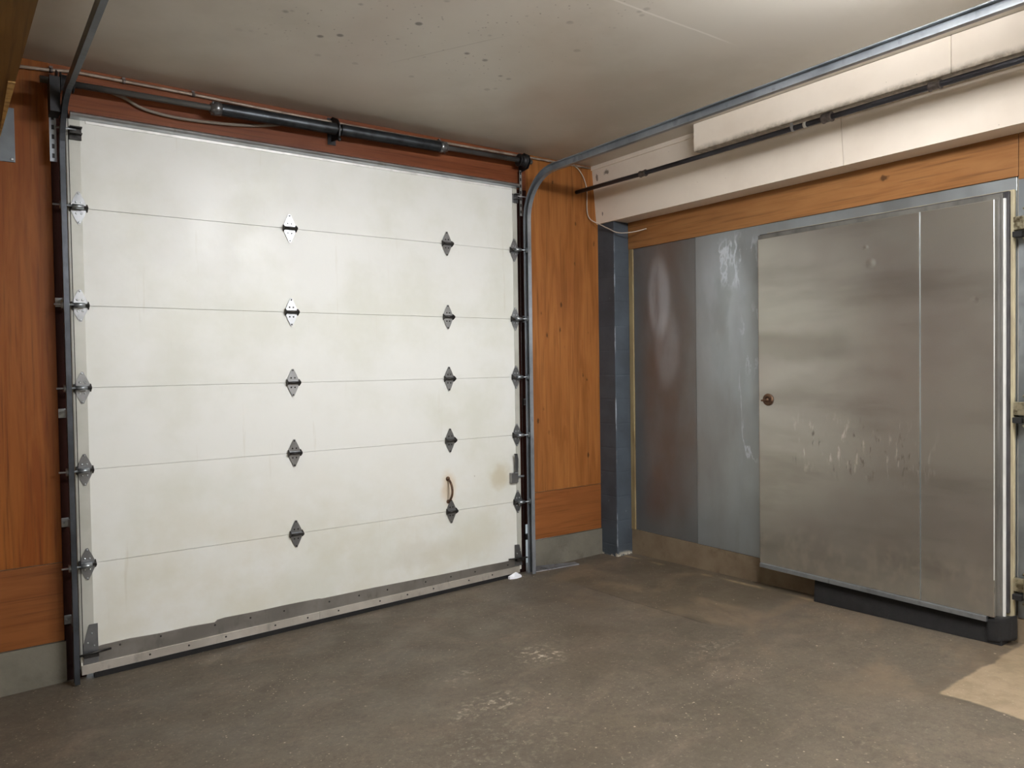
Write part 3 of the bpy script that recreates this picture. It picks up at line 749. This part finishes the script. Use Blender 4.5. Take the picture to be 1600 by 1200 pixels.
for k_ in range(n_):
    ya = -1.905 + (Y0 - .03 + 1.905) * k_ / n_; yb = -1.905 + (Y0 - .03 + 1.905) * (k_ + 1) / n_
    za, zb_ = fz(3.9, ya) + .002, fz(3.9, yb) + .002
    m.hexa([(3.895, yb, zb_), (3.985, yb, zb_), (3.985, ya, za), (3.895, ya, za), (3.91, yb, zlo - .02), (3.985, yb, zlo - .02), (3.985, ya, zlo - .02), (3.91, ya, zlo - .02)])
bmesh.ops.remove_doubles(m.bm, verts=m.bm.verts[:], dist=.0005)
sw = m.build('rubber_sweep', M['rubber'], FD)
m = MB(); zf = fz(3.95, -3.0) + .002
m.prism([(3.888, Y0 + .045, zf), (3.888, Y0 - .02, zf + .012), (3.92, Y0 - .062, zf + .03), (3.985, Y0 - .075, zf + .03), (4.006, Y0 - .05, zf), (4.006, Y0 + .045, zf)], (0, 0, zlo - zf - .012))
bmesh.ops.bevel(m.bm, geom=m.bm.edges[:], offset=.016, segments=3, profile=.6, affect='EDGES')
m.build('rubber_corner', M['rubber'], FD)
m = MB(); m.dome((3.881, -1.584, 1.43), .041, .012, (-1, 0, 0), 20, [(1, 0), (1, .5), (.9, .9), (.35, 1.0), (.33, .55)])
m.box(3.866, 3.874, -1.600, -1.535, 1.418, 1.430, .002); m.dome((3.874, -1.584, 1.43), .014, .018, (-1, 0, 0), 12)
m.build('release_knob', M['rust'], FD, 'rusty round release knob')
for z in (2.39, 1.42, .487):
    m = MB(); m.box(3.955, 3.985, -3.10, -3.025, z - .035, z + .035, .004)
    m.box(3.985, 4.018, -3.20, -3.085, z - .07, z + .07, .006)
    hg = m.build('strap_hinge', M['brass'], FD)
    m = MB(); m.tube([(3.94, -3.105, z - .11), (3.94, -3.105, z - .085), (3.94, -3.105, z - .08), (3.94, -3.105, z + .06), (3.94, -3.105, z + .066), (3.94, -3.105, z + .09)], [.014, .03, .022, .022, .030, .012], 14)
    m.build('hinge_barrel', M['brass'], hg)
    m = MB(); m.box(3.93, 3.975, -3.075, -3.03, z - .075, z - .045, .004); m.build('rubber_pad', M['rubber'], hg)

# ------------------------------------------------------------------ small things
m = MB(); m.box(-.46, -.272, .044, .052, 2.788, 3.07, .002); gp = thing('metal_plate', 'small blue-grey steel plate screwed to the plywood beneath the left plywood soffit', 'plate', (-.36, .05, 2.79))
m.build('plate', M['grey_plate'], gp)
m = MB(); m.dome((-.287, .044, 2.803), .008, .005, (0, -1, 0), 10); m.build('screw', M['galv_bright'], gp)
pts = []
m = MB(); rnd = random.Random(3)
for k_ in range(11):
    a = 2 * PI * k_ / 11; r = .045 * (1 + .35 * rnd.uniform(-1, 1)); x = 2.862 + r * math.cos(a) * 1.1; y = -.045 + r * math.sin(a) * .55; pts.append((x, y, fz(x, y) + .012 + rnd.uniform(0, .02)))
ctr = (2.865, -.045, fz(2.86, -.05) + .045)
cv = m.bm.verts.new(ctr); vs = [m.bm.verts.new(p) for p in pts]; lo_ = [m.bm.verts.new((p[0], p[1], fz(p[0], p[1]) + .001)) for p in pts]
for k_ in range(11):
    m.bm.faces.new((cv, vs[k_], vs[(k_ + 1) % 11])); m.bm.faces.new((vs[k_], lo_[k_], lo_[(k_ + 1) % 11], vs[(k_ + 1) % 11]))
m.bm.faces.new(lo_[::-1])
tag(m.build('paper_scrap', M['paper']), 'crumpled white paper scrap on the floor at the bottom right corner of the garage door', 'paper')
m = MB(); xa, xb = 3.075, 3.46
m.hexa([(xa, -.03, fz(xa, 0) - .004), (xb, -.10, fz(xb, -.08) - .004), (xb, -.04, fz(xb, 0) - .004), (xa, .043, fz(xa, 0) - .004), (xa, -.028, fz(xa, 0) + .006), (xb, -.098, fz(xb, -.08) + .008), (xb, -.042, fz(xb, 0) + .014), (xa, .041, fz(xa, 0) + .03)])
tag(m.build('metal_strip', M['thresh']), 'shiny bent metal strip on the floor against the kerb right of the garage door', 'metal strip')

# ------------------------------------------------------------------ lamps (one just above the picture, one added as unseen fill)
tube_m = emit('fluorescent_tube', (.96, .968, 1.0, 1), 345.0)
def fixture(x, y, label, L=1.22, drop=.125, mat=None):
    f = thing('ceiling_light', label, 'ceiling light', (x, y, CEIL), 'ceiling lights')
    zt = CEIL - drop
    MB().box(x - L / 2 - .03, x + L / 2 + .03, y - .03, y + .03, zt + .035, zt + .085, .006).build('housing', M['lamp_housing'], f)
    for xx in (x - L / 3, x + L / 3):
        MB().tube([(xx, y, zt + .08), (xx, y, CEIL)], .006, 8).build('hanger_rod', M['galv'], f)
    for dy in (-.045, .045):
        MB().tube([(x - L / 2, y + dy, zt), (x + L / 2, y + dy, zt)], .016, 12).build('tube', tube_m, f)
    for xx in (x - L / 2 - .012, x + L / 2 + .012):
        MB().box(xx - .011, xx + .011, y - .065, y + .065, zt - .02, zt + .045, .003).build('lamp_holder', M['lamp_housing'], f)
fixture(1.9, -3.5, 'long twin-tube fluorescent light under the ceiling, just above the top edge of the photo', 1.5, .15)
fixture(2.0, -6.6, 'added twin-tube fluorescent fill light under the ceiling, unseen behind the camera', 1.6)  # added fill lamp, brightens the room from behind the camera

# ------------------------------------------------------------------ world, camera, view
w = bpy.data.worlds.new('World'); S.world = w; w.use_nodes = True
bg = w.node_tree.nodes['Background']; bg.inputs[0].default_value = (.78, .89, 1.0, 1); bg.inputs[1].default_value = 1.0
cam = bpy.data.cameras.new('Camera'); co = bpy.data.objects.new('Camera', cam); COL.objects.link(co)
yaw, pitch, roll = .6252, -.0234, -.0147
f = Vector((math.sin(yaw) * math.cos(pitch), math.cos(yaw) * math.cos(pitch), math.sin(pitch)))
r0 = Vector((math.cos(yaw), -math.sin(yaw), 0)); u0 = r0.cross(f)
r = r0 * math.cos(roll) + u0 * math.sin(roll); u = -r0 * math.sin(roll) + u0 * math.cos(roll)
mt = Matrix((r, u, -f)).transposed().to_4x4(); mt.translation = Vector((-.4944, -4.6848, 1.6804))
co.matrix_world = mt
cam.sensor_width = 36.0; cam.sensor_fit = 'HORIZONTAL'; cam.lens = 1172.9 / 1600 * 36
cam.clip_start = .05; cam.clip_end = 100
S.camera = co
S.view_settings.view_transform = 'Standard'; S.view_settings.look = 'None'
S.view_settings.gamma = 1.0; S.view_settings.use_curve_mapping = False
S.view_settings.exposure = 0.0
